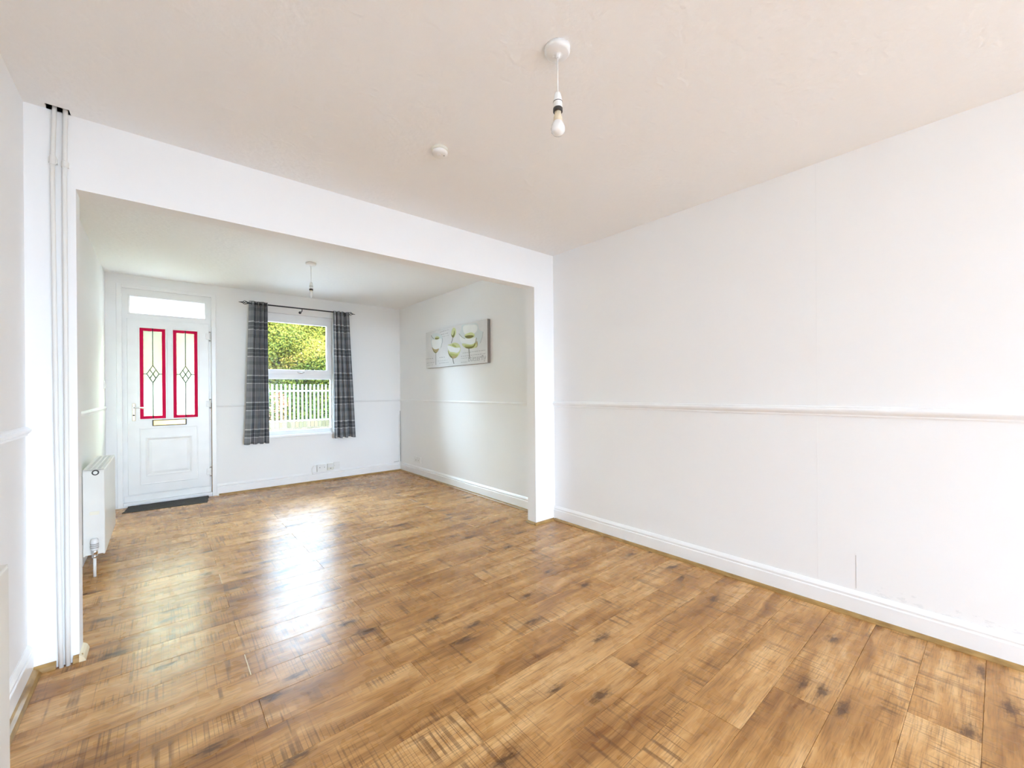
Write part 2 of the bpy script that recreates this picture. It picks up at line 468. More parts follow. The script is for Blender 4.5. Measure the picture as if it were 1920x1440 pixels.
# front wall with door and window openings
DX0, DX1, DZ1 = -.34, .470, 2.452
WX0, WX1, WZ0, WZ1 = .985, 1.905, .668, 2.343
FT = .14
wf = MB().holed(1, YF, YF + FT, XL - .02, XR + .02, -.1, TOP, [(DX0, DX1, .02, DZ1), (WX0, WX1, WZ0, WZ1)]).build('wall_front', 'wall_paint')
struct(wf, 'white street-side wall holding the front door and window', 'wall')
# rear wall (behind the camera)
wb = MB().holed(1, YB - WT, YB, XL - .02, XR + .02, -.1, TOP, [RW]).build('wall_back', 'wall_paint')
struct(wb, 'white rear wall with a window opening', 'wall')

# ------------------------------------------------------------------ skirting, dado, beading
SK = [(0, 0), (.018, 0), (.018, .098), (.0165, .101), (.013, .103), (.013, .109), (.0155, .113), (.0155, .118), (.011, .127), (.006, .135), (.004, .138), (0, .138)]
DA = [(0, 0), (.006, .001), (.009, .008), (.008, .013), (.012, .018), (.018, .026), (.021, .034), (.021, .040), (.017, .046), (.012, .050), (.010, .056), (.004, .060), (0, .060)]
QU = [(0, 0), (.019, 0), (.0185, .004), (.0135, .013), (.006, .019), (0, .021)]
def run(prof, side, a, b, base, z0=0, sc=1.0, scd=1.0):
    """profile along a wall: side +x/-x walls run in y, +y/-y walls run in x (direction the profile sticks out to)"""
    fn = {'-x': lambda p, q, s: (base - p * scd, s, z0 + q * sc), '+x': lambda p, q, s: (base + p * scd, s, z0 + q * sc),
          '-y': lambda p, q, s: (s, base - p * scd, z0 + q * sc), '+y': lambda p, q, s: (s, base + p * scd, z0 + q * sc)}[side]
    return MB().extrude(prof, 0, a, b, fn)
struct(run(SK, '-x', YB, YP, XR).build('baseboard_right', 'gloss_white'), 'tall white moulded skirting along the long bare wall', 'skirting')
struct(run(SK, '-x', YP + PT, YF, XR).build('baseboard_front_right', 'gloss_white'), 'white skirting under the flower canvas wall', 'skirting')
struct(run(SK, '-y', .512, XR - .018, YF).build('baseboard_front', 'gloss_white'), 'white skirting under the curtained window', 'skirting')
struct(run(SK, '+x', YB + .02, YP, XL).build('baseboard_left', 'gloss_white'), 'white skirting between the near radiator and the pipes', 'skirting')
struct(run(SK, '+x', YP + PT, YF, XL).build('baseboard_front_left', 'gloss_white'), 'white skirting behind the radiator near the front door', 'skirting')

tn = [0]
def trim(mb, mat, label, cat, parent=None):
    tn[0] += 1
    return struct(mb.build('trim_%d' % tn[0], mat), label, cat)
trim(run(DA, '-x', YB, YP, XR, 1.103), 'gloss_white', 'white dado rail along the long bare wall', 'dado rail')
trim(run(DA, '-x', YP + PT, YF, XR, 1.106, .6, .55), 'gloss_white', 'thin white dado rail below the flower canvas', 'dado rail')
trim(run(DA, '+x', YB, YP - .015, XL, 1.080, .72), 'gloss_white', 'white dado rail above the near radiator', 'dado rail')
trim(run(DA, '+x', YP + PT, YF, XL, 1.092, .72, .6), 'gloss_white', 'white dado rail above the radiator near the front door', 'dado rail')
trim(run(DA, '-y', .512, WX0, YF, 1.09, .45, .35), 'satin_white', 'faint white dado rail between the front door and window', 'dado rail')
trim(run(DA, '-y', WX1, XR, YF, 1.115, .45, .35), 'satin_white', 'faint white dado rail between the window and room corner', 'dado rail')
bx = XR - .018
trim(run(QU, '-x', YB, YP - .02, bx), 'beading_wood', 'oak coloured beading along the long white skirting', 'beading')
trim(run(QU, '-x', YP + PT, YF - .018, bx), 'beading_wood', 'oak coloured beading below the flower canvas skirting', 'beading')
trim(run(QU, '-y', .53, bx, YF - .018), 'beading_wood', 'oak coloured beading below the window wall skirting', 'beading')
trim(run(QU, '-y', XO2 - .019, bx, YP), 'beading_wood', 'oak beading across the foot of the pier', 'beading')
trim(run(QU, '-x', YP - .019, YP + PT + .01, XO2), 'beading_wood', 'oak beading on the opening side of the pier', 'beading')
trim(run(QU, '+x', YB, YP - .02, XL + .018, 0, 1.3, 1.4), 'beading_wood', 'oak coloured beading below the skirting by the near radiator', 'beading')
mb = run(QU, '-y', XL + .018, -.382, YP, 0, 1.5); mb2 = run(QU, '-y', -.328, XO1 + .012, YP, 0, 1.5)
trim(mb, 'beading_wood', 'short oak beading between skirting and heating pipes', 'beading')
trim(mb2, 'beading_wood', 'short oak beading on the pipe pier corner', 'beading')
trim(run(QU, '+x', YP - .02, YP + PT, XO1, 0, 1.6, 1.2), 'raw_pine', 'pale bare pine beading on the opening side of the pipe pier', 'beading')

# ------------------------------------------------------------------ front door
door = thing('door_1', ((DX0 + DX1) / 2, YF, .02), 'white front door with two red-bordered leaded glass panels and fanlight', 'door', kind='structure')
CW = .042
for nm, args in (('casing', (-.382, DX0 + .004, YF - .016, YF, 0, 2.488)), ('casing', (DX1 - .004, .512, YF - .016, YF, 0, 2.488)), ('casing', (DX0, DX1, YF - .016, YF, DZ1 - .006, 2.488))):
    MB().box(*args).build(nm, 'gloss_white', door, bevel=.005)
fy0, fy1 = YF + .028, YF + .10
LX0, LX1, LZ0, LZ1 = -.297, .443, .130, 2.118
gx = [(-.271, .404, 2.180, 2.366)]
MB().holed(1, fy0, fy1, DX0, DX1, .02, DZ1, [gx[0], (LX0 + .012, LX1 - .012, LZ0 + .01, LZ1 - .01)]).build('door_frame', 'gloss_white', door, bevel=.004)
MB().holed(1, fy0 - .006, fy0 + .002, -.288, .421, 2.163, 2.383, gx).build('fanlight_bead', 'gloss_white', door, bevel=.003)
fp = MB().box(gx[0][0] - .008, gx[0][1] + .008, fy0 + .03, fy0 + .036, gx[0][2] - .008, gx[0][3] + .008).build('fanlight_pane', 'frosted_glass', door)
MB().box(DX0 + .005, DX1 - .005, YF - .012, fy0, .02, .052).build('threshold', 'gloss_white', door, bevel=.004)
MB().box(DX0 + .01, DX1 - .01, fy0 - .012, fy0, .052, LZ0 - .006).build('threshold', 'gloss_white', door, bevel=.006)
# leaf
ly0, ly1 = YF + .012, YF + .062
GL = [(-.1915, .0319, .9806, 2.016), (.1014, .3300, .9806, 2.016)]
leaf = MB().holed(1, ly0, ly1, LX0, LX1, LZ0, LZ1, GL).build('door_leaf', 'gloss_white', door, bevel=.005)
for g in GL:
    MB().holed(1, ly0 - .007, ly0 + .004, g[0] - .016, g[1] + .016, g[2] - .016, g[3] + .016, [g]).build('glazing_bead', 'gloss_white', leaf, bevel=.003)
    bw = .031
    gy = ly0 + .006
    MB().box(g[0] + bw * .9, g[1] - bw * .9, gy, gy + .005, g[2] + bw * .9, g[3] - bw * .9).build('pane', 'obscure_glass', leaf)
    for a in ((g[0], g[0] + bw, g[2], g[3]), (g[1] - bw, g[1], g[2], g[3]), (g[0] + bw, g[1] - bw, g[2], g[2] + bw), (g[0] + bw, g[1] - bw, g[3] - bw, g[3])):
        MB().box(a[0], a[1], gy - .002, gy + .006, a[2], a[3]).build('red_border', 'red_glass', leaf)
    cx, cz, hw, hh, yl = (g[0] + g[1]) / 2, 1.494, .053, .099, gy - .002
    ld = MB()
    segs = [((cx, g[3]), (cx, cz + hh)), ((cx, g[2]), (cx, cz - hh)), ((g[0] + bw, cz), (cx - hw, cz)), ((g[1] - bw, cz), (cx + hw, cz)),
            ((cx - hw, cz), (cx, cz + hh)), ((cx, cz + hh), (cx + hw, cz)), ((cx + hw, cz), (cx, cz - hh)), ((cx, cz - hh), (cx - hw, cz)),
            ((cx - hw / 2, cz + hh / 2), (cx + hw / 2, cz - hh / 2)), ((cx - hw / 2, cz - hh / 2), (cx + hw / 2, cz + hh / 2))]
    for p, q in segs: ld.tube([(p[0], yl, p[1]), (q[0], yl, q[1])], .0042, 6)
    ld.build('lead_strip', 'lead', leaf)
# moulded lower panel
px0, px1, pz0, pz1 = -.197, .331, .231, .878
MB().holed(1, ly0 - .006, ly0 + .002, px0, px1, pz0, pz1, [(px0 + .013, px1 - .013, pz0 + .013, pz1 - .013)]).build('panel_moulding', 'gloss_white', leaf, bevel=.004)
MB().cbox(-.146, .276, ly0 - .016, ly0 + .004, .326, .764, .030, 1, -1).build('raised_panel', 'gloss_white', leaf, bevel=.003) if False else None
rp = MB()
x0, x1, z0, z1 = -.146, .276, .322, .768
def ring(ins, y): return [(x0 + ins, y, z0 + ins), (x1 - ins, y, z0 + ins), (x1 - ins, y, z1 - ins), (x0 + ins, y, z1 - ins)]
rv = ring(0, ly0 + .004) + ring(0, ly0 - .010) + ring(.012, ly0 - .012) + ring(.030, ly0 - .003) + ring(.055, ly0 - .008)
rp.add(rv, [(k * 4 + i, k * 4 + (i + 1) % 4, k * 4 + 4 + (i + 1) % 4, k * 4 + 4 + i) for k in range(4) for i in range(4)] + [(16, 17, 18, 19)])
rp.build('raised_panel', 'gloss_white', leaf)
# letter plate, handle, hinges
lp = MB().box(-.088, .222, ly0 - .008, ly0 + .002, .896, .966).build('letter_plate', 'dark_plastic', leaf, bevel=.003)
MB().box(-.079, .213, ly0 - .014, ly0 - .004, .902, .960).build('letter_flap', 'brass', leaf, bevel=.004)
hp = MB().box(-.2580, -.2295, ly0 - .010, ly0 + .002, .962, 1.158).build('handle_plate', 'pale_brass', leaf, bevel=.006)
MB().lathe([(.009, 0), (.009, .04), (.0085, .048)], (-.244, ly0 - .008, 1.112), 1, -1, 14).tube([(-.244, ly0 - .048, 1.112), (-.20, ly0 - .052, 1.110), (-.14, ly0 - .050, 1.104)], [.009, .008, .007], 10).build('handle_lever', 'chrome', leaf)
MB().lathe([(.0095, 0), (.0095, .006)], (-.244, ly0 - .009, 1.025), 1, -1, 14).build('lock_cylinder', 'dark_plastic', leaf)
for hz in (1.965, 1.138, .305):
    h = MB().box(.412, .4575, ly0 - .010, ly0 + .004, hz - .036, hz + .036).lathe([(.008, -.05), (.008, .05)], (.452, ly0 - .008, hz), 2, 1, 12).build('hinge', 'satin_white', door, bevel=.002)
    for e in (-.052, .052):
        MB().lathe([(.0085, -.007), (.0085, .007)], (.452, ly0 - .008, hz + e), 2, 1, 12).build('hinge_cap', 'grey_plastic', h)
# dark worn gap down the hinge side of the casing
MB().box(DX1 - .0065, DX1 - .004, YF - .012, YF + .02, .05, 1.15).build('casing_gap', 'beading_wood', door)

# ------------------------------------------------------------------ window
win = thing('window_1', ((WX0 + WX1) / 2, YF, WZ0), 'white plastic window with a top-hung sash facing the street', 'window', kind='structure')
wy = YF + .055
prx = at(620.5, 750, 1, wy)[0]; pux = at(612.3, 650, 1, wy)[0]
plz1 = at(560, 711, 1, wy)[2]; plz0 = at(560, 805.5, 1, wy)[2]
puz0 = at(560, 693.5, 1, wy)[2]; puz1 = at(560, 607.5, 1, wy)[2]
fbr = WX1 - prx
lx = WX0 + fbr; ux = WX0 + (WX1 - pux)
tz = (plz1 + puz0) / 2 - .012
MB().holed(1, wy, wy + .065, WX0, WX1, WZ0 + .02, WZ1, [(lx, prx, plz0, plz1), (lx - .004, prx + .004, tz + .02, WZ1 - .05)]).build('window_frame', 'gloss_white', win, bevel=.004)
sash = MB().holed(1, wy - .014, wy + .04, lx - .012, prx + .012, tz + .012, WZ1 - .042, [(ux, pux, puz0, puz1)]).build('sash', 'gloss_white', win, bevel=.006)
MB().box(lx - .006, prx + .006, wy + .03, wy + .036, plz0 - .006, plz1 + .006).build('pane', 'clear_glass', win)
MB().box(ux - .006, pux + .006, wy + .014, wy + .020, puz0 - .006, puz1 + .006).build('pane', 'clear_glass', sash)
hx, hz = at(563, 699.5, 1, wy)[0], at(563, 699.5, 1, wy)[2]
MB().box(hx - .016, hx + .016, wy - .022, wy - .012, hz - .010, hz + .012).tube([(hx - .045, wy - .036, hz + .010), (hx - .012, wy - .034, hz - .004), (hx + .018, wy - .03, hz - .004), (hx + .045, wy - .036, hz + .010)], [.006, .007, .007, .006], 8).build('sash_handle', 'chrome', sash)
MB().box(WX0 - .045, WX1 + .045, YF - .034, wy + .004, WZ0 - .008, WZ0 + .024).build('window_sill', 'gloss_white', win, bevel=.007)

# ------------------------------------------------------------------ curtain pole and curtains
py_, pz_ = YF - .112, 2.411
pole = thing('curtain_pole', (1.45, py_, pz_), 'thin black iron curtain pole with twisted cage finials above the window', 'curtain pole')
MB().tube([(.842, py_, pz_), (2.085, py_, pz_ + .006)], .0085, 12).build('rod', 'black_iron', pole)
for xa, dr in ((.846, -1), (2.082, 1)):
    f = MB()
    zc = pz_ + (.006 if dr > 0 else 0)
    f.lathe([(.011, -.006), (.012, 0), (.009, .006)], (xa, py_, zc), 0, dr, 12)
    for k in range(4):
        path = []
        for i in range(11):
            s = i / 10; a = k * PI / 2 + s * PI * .9; rr = .004 + .019 * math.sin(PI * s)
            path.append((xa + dr * (.006 + .062 * s), py_ + rr * math.cos(a), zc + rr * math.sin(a)))
        f.tube(path, .0034, 6)
    f.tube([(xa + dr * .062, py_, zc), (xa + dr * .072, py_, zc), (xa + dr * .108, py_, zc)], [.009, .007, .002], 10)
    f.build('finial', 'black_iron', pole)
for bxp in (.90, 1.468, 2.045):
    MB().tube([(bxp, py_, pz_ - .004), (bxp, py_, pz_ - .030), (bxp, py_ + .02, pz_ - .036), (bxp, YF - .004, pz_ - .036)], .0055, 8).lathe([(.018, 0), (.018, .005)], (bxp, YF, pz_ - .036), 1, -1, 14).build('bracket', 'black_iron', pole)

def curtain(xt0, xt1, xb0, xb1, zt, zb, nf, seed, label, flip):
    rng = random.Random(seed)
    NU, NV = 120, 40
    ph = [rng.uniform(0, 6.28) for _ in range(4)]
    mb = MB(); uvs = []
    for j in range(NV + 1):
        s = j / NV; z = zt + (zb - zt) * s
        e = s ** 1.3
        a, b = xt0 + (xb0 - xt0) * e, xt1 + (xb1 - xt1) * e
        row = []
        for i in range(NU + 1):
            u = i / NU
            uu = 1 - u if flip else u
            w = uu ** 1.25          # broad fold at the outer side, tight folds at the window side
            fold = math.sin(2 * PI * nf * w + ph[0]) + .25 * math.sin(2 * PI * (nf * .5) * w + ph[1] + 1.2 * s)
            amp = .036 + .006 * math.sin(3 * s + ph[2])
            x = a + (b - a) * u + .006 * math.sin(4 * PI * nf * w + 2 * ph[0]) + .006 * s * math.sin(5 * s + ph[3])
            y = py_ + fold * amp * (1 if s > .03 else .8)
            row.append((x, y, z + (.006 * math.sin(2 * PI * nf * w + ph[1]) if j == NV else 0) + (.004 * math.cos(2 * PI * nf * w) if j == 0 else 0)))
        mb.v += row
    # cloth width along the folds for the weave
    mid = mb.v[(NV // 2) * (NU + 1):(NV // 2 + 1) * (NU + 1)]
    arc = [0]
    for p, q in zip(mid, mid[1:]): arc.append(arc[-1] + (Vector(q) - Vector(p)).length)
    for j in range(NV):
        for i in range(NU):
            k = j * (NU + 1) + i
            mb.f.append((k, k + 1, k + NU + 2, k + NU + 1)); mb.sm.append(True)
    org = ((xb0 + xb1) / 2, py_, zb)
    o = mb.build('curtain', 'tartan', origin=org)
    tag(o, label, 'curtain', 'pair of tartan curtains')
    uvl = o.data.uv_layers.new(name='UVMap')
    for lp_ in o.data.loops:
        vi = lp_.vertex_index; i = vi % (NU + 1); j = vi // (NU + 1)
        uvl.data[lp_.index].uv = (arc[i] + seed * .07, (zb - zt) * j / NV * -1 + seed * .031)
    so = o.modifiers.new('cloth', 'SOLIDIFY'); so.thickness = .0018
    # eyelet rings
    for k in range(int(nf * 2)):
        w = (k + .5) / (nf * 2); u = w ** .8; u = 1 - u if flip else u
        xx = xt0 + (xt1 - xt0) * u
        rg = MB(); path = [(xx + .002 * math.cos(a), py_ + .020 * math.sin(a), pz_ + .020 * math.cos(a)) for a in [2 * PI * q / 14 for q in range(15)]]
        rg.tube(path, .0035, 6, False).build('eyelet', 'black_iron', o)
    return o
curtain(.852, 1.055, .782, 1.058, 2.440, .612, 3.6, 3, 'grey and white tartan curtain on the front door side of the window', False)
curtain(1.880, 2.085, 1.884, 2.170, 2.430, .610, 3.4, 5, 'grey and white tartan curtain on the room corner side of the window', True)

# ------------------------------------------------------------------ canvas picture
cvx = XR - .045
cva = at(798.5, 624, 0, cvx); cvb = at(913, 597, 0, cvx); cvc = at(914.5, 681, 0, cvx)
y0c, y1c = (cvb[1] + cvc[1]) / 2, cva[1]
z0c, z1c = 1.596, 2.110
canv = thing('canvas_picture', (XR - .022, (y0c + y1c) / 2, z0c), 'long canvas print of white tulips with green bases and grey script', 'picture')
MB().box(cvx + .0015, XR - .002, y0c, y1c, z0c, z1c).build('canvas_block', 'canvas_side', canv, bevel=.003)
MB().box(cvx, cvx + .002, y0c + .001, y1c - .001, z0c + .001, z1c - .001).build('printed_face', 'canvas_print', canv)
def art(name, mat, pts, layer):
    ps = [at(780 + a / 12, 580 + b / 12, 0, cvx) for a, b in pts]
    xx = cvx - .0004 - .0004 * layer
    ps = [(xx, min(max(p[1], y0c + .004), y1c - .004), min(max(p[2], z0c + .004), z1c - .004)) for p in ps]
    return MB().add(ps, [tuple(range(len(ps)))]).build(name, mat, canv)
def smooth(pts, n=3):
    for _ in range(n):
        q = []
        for i in range(len(pts)):
            a, b = pts[i], pts[(i + 1) % len(pts)]
            q += [(a[0] * .75 + b[0] * .25, a[1] * .75 + b[1] * .25), (a[0] * .25 + b[0] * .75, a[1] * .25 + b[1] * .75)]
        pts = q
    return pts
def stroke(pts, w): # thin ribbon
    l, r = [], []
    for i, p in enumerate(pts):
        a = pts[max(i - 1, 0)]; b = pts[min(i + 1, len(pts) - 1)]
        dx, dy = b[0] - a[0], b[1] - a[1]; L = math.hypot(dx, dy)
        l.append((p[0] - dy / L * w, p[1] + dx / L * w)); r.append((p[0] + dy / L * w, p[1] - dx / L * w))
    return l + r[::-1]
art('stem', 'stem_grey', stroke([(447, 980), (449, 1100), (450, 1250)], 5), 1)
art('stem', 'stem_grey', stroke([(825, 1095), (840, 1170), (855, 1225)], 9), 1)
art('stem', 'stem_grey', stroke([(1190, 870), (1200, 1000), (1210, 1110)], 10), 1)
art('stem', 'stem_grey', stroke([(828, 640), (815, 700), (795, 760)], 8), 1)
art('tulip', 'petal_shade', smooth([(335, 590), (430, 520), (560, 560), (610, 640), (600, 740), (560, 870), (490, 960), (445, 995), (400, 955), (362, 880), (338, 760)]), 1)
art('tulip', 'petal_white', smooth([(350, 680), (430, 690), (560, 640), (590, 700), (560, 850), (490, 930), (440, 960), (395, 900), (355, 790)]), 2)
art('petal_base', 'petal_tan', smooth([(352, 830), (400, 895), (460, 905), (530, 870), (490, 960), (445, 995), (390, 950)]), 3)
art('petal_base', 'petal_olive', smooth([(352, 830), (385, 905), (445, 975), (490, 950), (445, 995), (395, 955)]), 4)
art('petal_throat', 'petal_lime', smooth([(415, 650), (470, 595), (545, 635), (500, 680), (445, 685)]), 3)
art('petal_throat', 'petal_olive', smooth([(420, 655), (460, 640), (545, 645), (490, 672), (445, 680)]), 4)
art('tulip_bud', 'petal_lime', smooth([(790, 530), (820, 430), (860, 400), (905, 460), (900, 560), (845, 650), (805, 610)]), 1)
art('petal_base', 'petal_olive', smooth([(788, 530), (815, 600), (850, 560), (860, 450), (880, 560), (840, 655), (800, 610)]), 2)
art('tulip', 'petal_lime', smooth([(760, 790), (850, 745), (940, 760), (1005, 830), (1000, 950), (940, 1070), (850, 1115), (780, 1080), (730, 970), (705, 800)]), 1)
art('tulip', 'petal_white', smooth([(705, 800), (790, 830), (900, 870), (1000, 850), (990, 930), (930, 990), (840, 960), (760, 960), (715, 880)]), 2)
art('petal_base', 'petal_green', smooth([(740, 985), (820, 990), (900, 1020), (955, 1000), (925, 1080), (850, 1115), (780, 1080)]), 2)
art('petal_base', 'petal_olive', smooth([(712, 900), (750, 1010), (840, 1085), (930, 1060), (850, 1118), (775, 1085), (730, 1000)]), 3)
art('petal_throat', 'petal_green', smooth([(795, 800), (850, 775), (930, 855), (860, 855)]), 3)
art('tulip', 'petal_shade', smooth([(965, 560), (1020, 460), (1020, 350), (1120, 330), (1200, 345), (1330, 290), (1400, 330), (1420, 480), (1520, 490), (1480, 700), (1400, 830), (1300, 880), (1190, 885), (1080, 860), (1010, 770)]), 1)
art('tulip', 'petal_white', smooth([(970, 560), (1070, 640), (1200, 670), (1370, 620), (1360, 720), (1310, 800), (1200, 790), (1090, 760), (1010, 770)]), 2)
art('tulip', 'petal_white', smooth([(1040, 370), (1190, 345), (1380, 340), (1390, 470), (1300, 560), (1180, 580), (1080, 560)]), 2)
art('petal_throat', 'petal_lime', smooth([(1080, 580), (1180, 530), (1260, 510), (1340, 580), (1290, 640), (1180, 665), (1110, 640)]), 3)
art('petal_throat', 'petal_olive', smooth([(1100, 600), (1200, 580), (1320, 590), (1260, 640), (1180, 658), (1120, 640)]), 4)
art('petal_base', 'petal_lime', smooth([(1020, 770), (1100, 770), (1250, 800), (1350, 740), (1390, 830), (1300, 880), (1190, 885), (1080, 860)]), 3)
art('petal_base', 'petal_green', smooth([(1080, 810), (1180, 810), (1300, 820), (1360, 690), (1340, 810), (1280, 875), (1190, 888), (1110, 865)]), 4)
art('petal_base', 'petal_olive', smooth([(1100, 850), (1180, 845), (1300, 835), (1345, 730), (1330, 820), (1270, 875), (1190, 890), (1120, 872)]), 5)
art('petal_base', 'petal_tan', smooth([(1345, 800), (1372, 690), (1395, 780), (1380, 850), (1330, 870)]), 2)
art('petal_base', 'petal_tan', smooth([(800, 1060), (860, 1040), (920, 1050), (880, 1100), (840, 1110)]), 4)
art('petal_edge', 'stem_grey', stroke([(968, 545), (1000, 590), (1050, 635), (1110, 660)], 5), 5)
art('petal_edge', 'stem_grey', stroke([(345, 585), (365, 630), (410, 665)], 5), 5)
art('petal_edge', 'petal_olive', stroke([(1362, 640), (1352, 720), (1318, 800)], 6), 6)
art('petal_edge', 'ink_grey', stroke([(1515, 500), (1490, 640), (1450, 760)], 4), 5)
art('petal_edge', 'ink_grey', stroke([(600, 650), (598, 740), (565, 860)], 4), 5)
rng = random.Random(11)
scr = MB()
def script(xa, ya, xb, yb, h):
    mb = scr; x = xa
    while x < xb:
        w = rng.uniform(14, 40); e = min(x + w, xb)
        k = lambda q: ya + (yb - ya) * (q - xa) / (xb - xa)
        q0, q1 = k(x), k(e)
        ps = [at(780 + a / 12, 580 + b / 12, 0, cvx) for a, b in ((x, q0 - h), (e, q1 - h), (e, q1 + h), (x, q0 + h))]
        mb.add([(cvx - .0006, p[1], p[2]) for p in ps], [(0, 1, 2, 3)])
        x = e + rng.uniform(7, 18)
for a in ((1050, 985, 1570, 915, 6), (1015, 1060, 1570, 995, 6), (1015, 1105, 1570, 1045, 5), (540, 515, 745, 455, 6), (560, 575, 730, 530, 6), (590, 620, 735, 580, 5),
          (490, 1165, 720, 1140, 4), (525, 1215, 740, 1190, 5), (245, 1215, 430, 1190, 5), (245, 1260, 400, 1245, 4), (225, 1118, 400, 1100, 6), (530, 1085, 650, 1075, 7), (1015, 1195, 1160, 1180, 6)):
    script(*a)
scr.build('printed_script', 'ink_grey', canv)['kind'] = 'stuff'
fc = bpy.data.curves.new('word', 'FONT'); fc.body = 'butterfly'; fc.size = .115; fc.space_character = 1.0
fo = bpy.data.objects.new('word_tmp', fc); COL.objects.link(fo)
me = bpy.data.meshes.new_from_object(fo.evaluated_get(bpy.context.evaluated_depsgraph_get()))
bpy.data.objects.remove(fo, do_unlink=True)
wa = at(780 + 1170 / 12, 580 + 1175 / 12, 0, cvx); wbp = at(780 + 1580 / 12, 580 + 1160 / 12, 0, cvx)
wd = max(v_.co.x for v_ in me.vertices); scx = (wa[1] - wbp[1]) / wd
for v_ in me.vertices:
    x, y = v_.co.x, v_.co.y
    v_.co = Vector((cvx - .0006, wa[1] - x * scx, max(z0c + .022, wa[2]) + y * .75)) - ORG[canv.name]
me.materials.append(MATS['ink_grey'])
wo = bpy.data.objects.new('printed_word', me); COL.objects.link(wo); wo.parent = canv

# ------------------------------------------------------------------ radiators
def radiator(name, xf, xb, ya, yb, z0, z1, label, near_fittings):
    r = thing(name, ((xf + xb) / 2, (ya + yb) / 2, z0), label, 'radiator')
    MB().box(xf - .012, xf, ya + .004, yb - .004, z0, z1 - .004).build('front_panel', 'radiator_white', r, bevel=.006, seg=3)
    MB().box(xb, xb + .012, ya + .004, yb - .004, z0, z1 - .006).build('back_panel', 'radiator_white', r, bevel=.004)
    fins = MB()
    n = int((yb - ya) / .035)
    for i in range(1, n):
        y = ya + (yb - ya) * i / n
        fins.box(xb + .012, xf - .012, y - .001, y + .001, z0 + .02, z1 - .02)
    fins.build('convector_fins', 'radiator_white', r)
    for y in (ya, yb - .006):
        MB().box(xb + .002, xf - .002, y, y + .006, z0 + .008, z1 - .001).build('side_cover', 'radiator_white', r, bevel=.002)
    tg = MB().holed(2, z1 - .006, z1, xb + .002, xf - .003, ya, yb,
                    [(xb + .018 + .026 * k, xb + .036 + .026 * k, ya + .03 + .04 * i, ya + .058 + .04 * i) for k in range(int((xf - xb - .03) / .026)) for i in range(int((yb - ya - .05) / .04))])
    tg.build('top_grille', 'radiator_white', r)
    for yy in (ya + .12, yb - .12):
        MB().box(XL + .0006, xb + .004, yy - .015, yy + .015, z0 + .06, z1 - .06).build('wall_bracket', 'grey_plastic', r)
    if near_fittings:
        yc = ya - .001
        p = at(179, 886, 1, ya)
        pl = MB().lathe([(.019, 0), (.019, .006), (.0185, .007)], (p[0], yc, p[2]), 1, -1, 20).build('blanking_plug', 'dark_plastic', r)
        MB().lathe([(.0115, .004), (.0115, .009)], (p[0], yc, p[2]), 1, -1, 18).build('plug_centre', 'radiator_white', pl)
        q = at(178, 962, 1, ya)
        MB().box(q[0] - .026, q[0] + .022, yc - .001, yc + .001, q[2] - .012, q[2] + .012).build('maker_sticker', 'label_cream', r)
    return r
rxf, rxb, rya, ryb = -.3136, -.424, 4.088, 4.955
rad = radiator('radiator', rxf, rxb, rya, ryb, .140, .741, 'white panel radiator with side valve beside the front door', True)
vx, vy = at(178, 1081, 2, 0)[0], at(178, 1081, 2, 0)[1]
vy = min(vy, rya - .02)
mb = MB().tube([(vx, vy, -.005), (vx, vy, .155)], .0085, 12); mb.build('valve_pipe', 'pipe_paint', rad)
vb_ = MB().lathe([(.012, .130), (.015, .134), (.015, .150), (.011, .152), (.013, .156), (.017, .160), (.017, .184), (.013, .188)], (vx, vy, 0), 2, 1, 16).tube([(vx, vy, .170), (vx, rya + .004, .170)], .009, 10).build('valve_body', 'chrome', rad)
hd = MB().lathe([(.016, .184), (.019, .190), (.020, .215), (.021, .250), (.017, .262), (.004, .264)], (vx, vy, 0), 2, 1, 20).build('valve_head', 'satin_white', rad)
for k in range(3):
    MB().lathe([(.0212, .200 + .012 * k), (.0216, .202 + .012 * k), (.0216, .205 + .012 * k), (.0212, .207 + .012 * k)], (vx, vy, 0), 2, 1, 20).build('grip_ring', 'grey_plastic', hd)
nyb = at(17.5, 1057, 0, -.362)
radiator('radiator', -.362, -.448, .75, nyb[1], .085, nyb[2], 'white panel radiator on the wall before the heating pipes', False)

# ------------------------------------------------------------------ heating pipes
pyy = YP - .016
def wpt(px, py): 
    p = at(px, py, 1, pyy); return p
lpath = [at(115, 1250, 2, 0.0), None]
def vpipe(pts, r, label):
    ps = []
    for px, py in pts:
        p = at(px, py, 1, pyy); ps.append((p[0], pyy, p[2]))
    ps[0] = (ps[0][0], pyy, -.005); ps[-1] = (ps[-1][0], pyy, H + .09)
    o = thing('heating_pipe', (ps[0][0], pyy, 0), label, 'pipe', 'pair of heating pipes on the pier')
    dense = []
    for a, b in zip(ps, ps[1:]):
        for k in range(6): dense.append(tuple(a[i] + (b[i] - a[i]) * k / 6 for i in range(3)))
    dense.append(ps[-1])
    MB().tube(dense, r, 14).build('pipe', 'pipe_paint', o)
    return o, ps
o, ps = vpipe([(115, 1252), (106, 800), (98.5, 330), (99, 300), (103.5, 212)], .0082, 'white painted heating pipe nearer the skirting corner')
MB().lathe([(.0085, -.022), (.0112, -.018), (.0115, .018), (.0085, .022)], ps[3], 2, 1, 16).build('joint_collar', 'pipe_paint', o)
MB().box(ps[3][0] - .014, ps[3][0] + .014, pyy, YP, ps[3][2] - .012, ps[3][2] + .012).build('pipe_clip', 'pipe_paint', o)
o, ps = vpipe([(128, 1247), (125, 800), (121, 330), (121.5, 308), (123.5, 215)], .0085, 'white painted heating pipe nearer the wide opening')
MB().lathe([(.0085, -.016), (.0108, -.012), (.0108, .012), (.0085, .016)], ps[3], 2, 1, 16).build('joint_collar', 'pipe_paint', o)
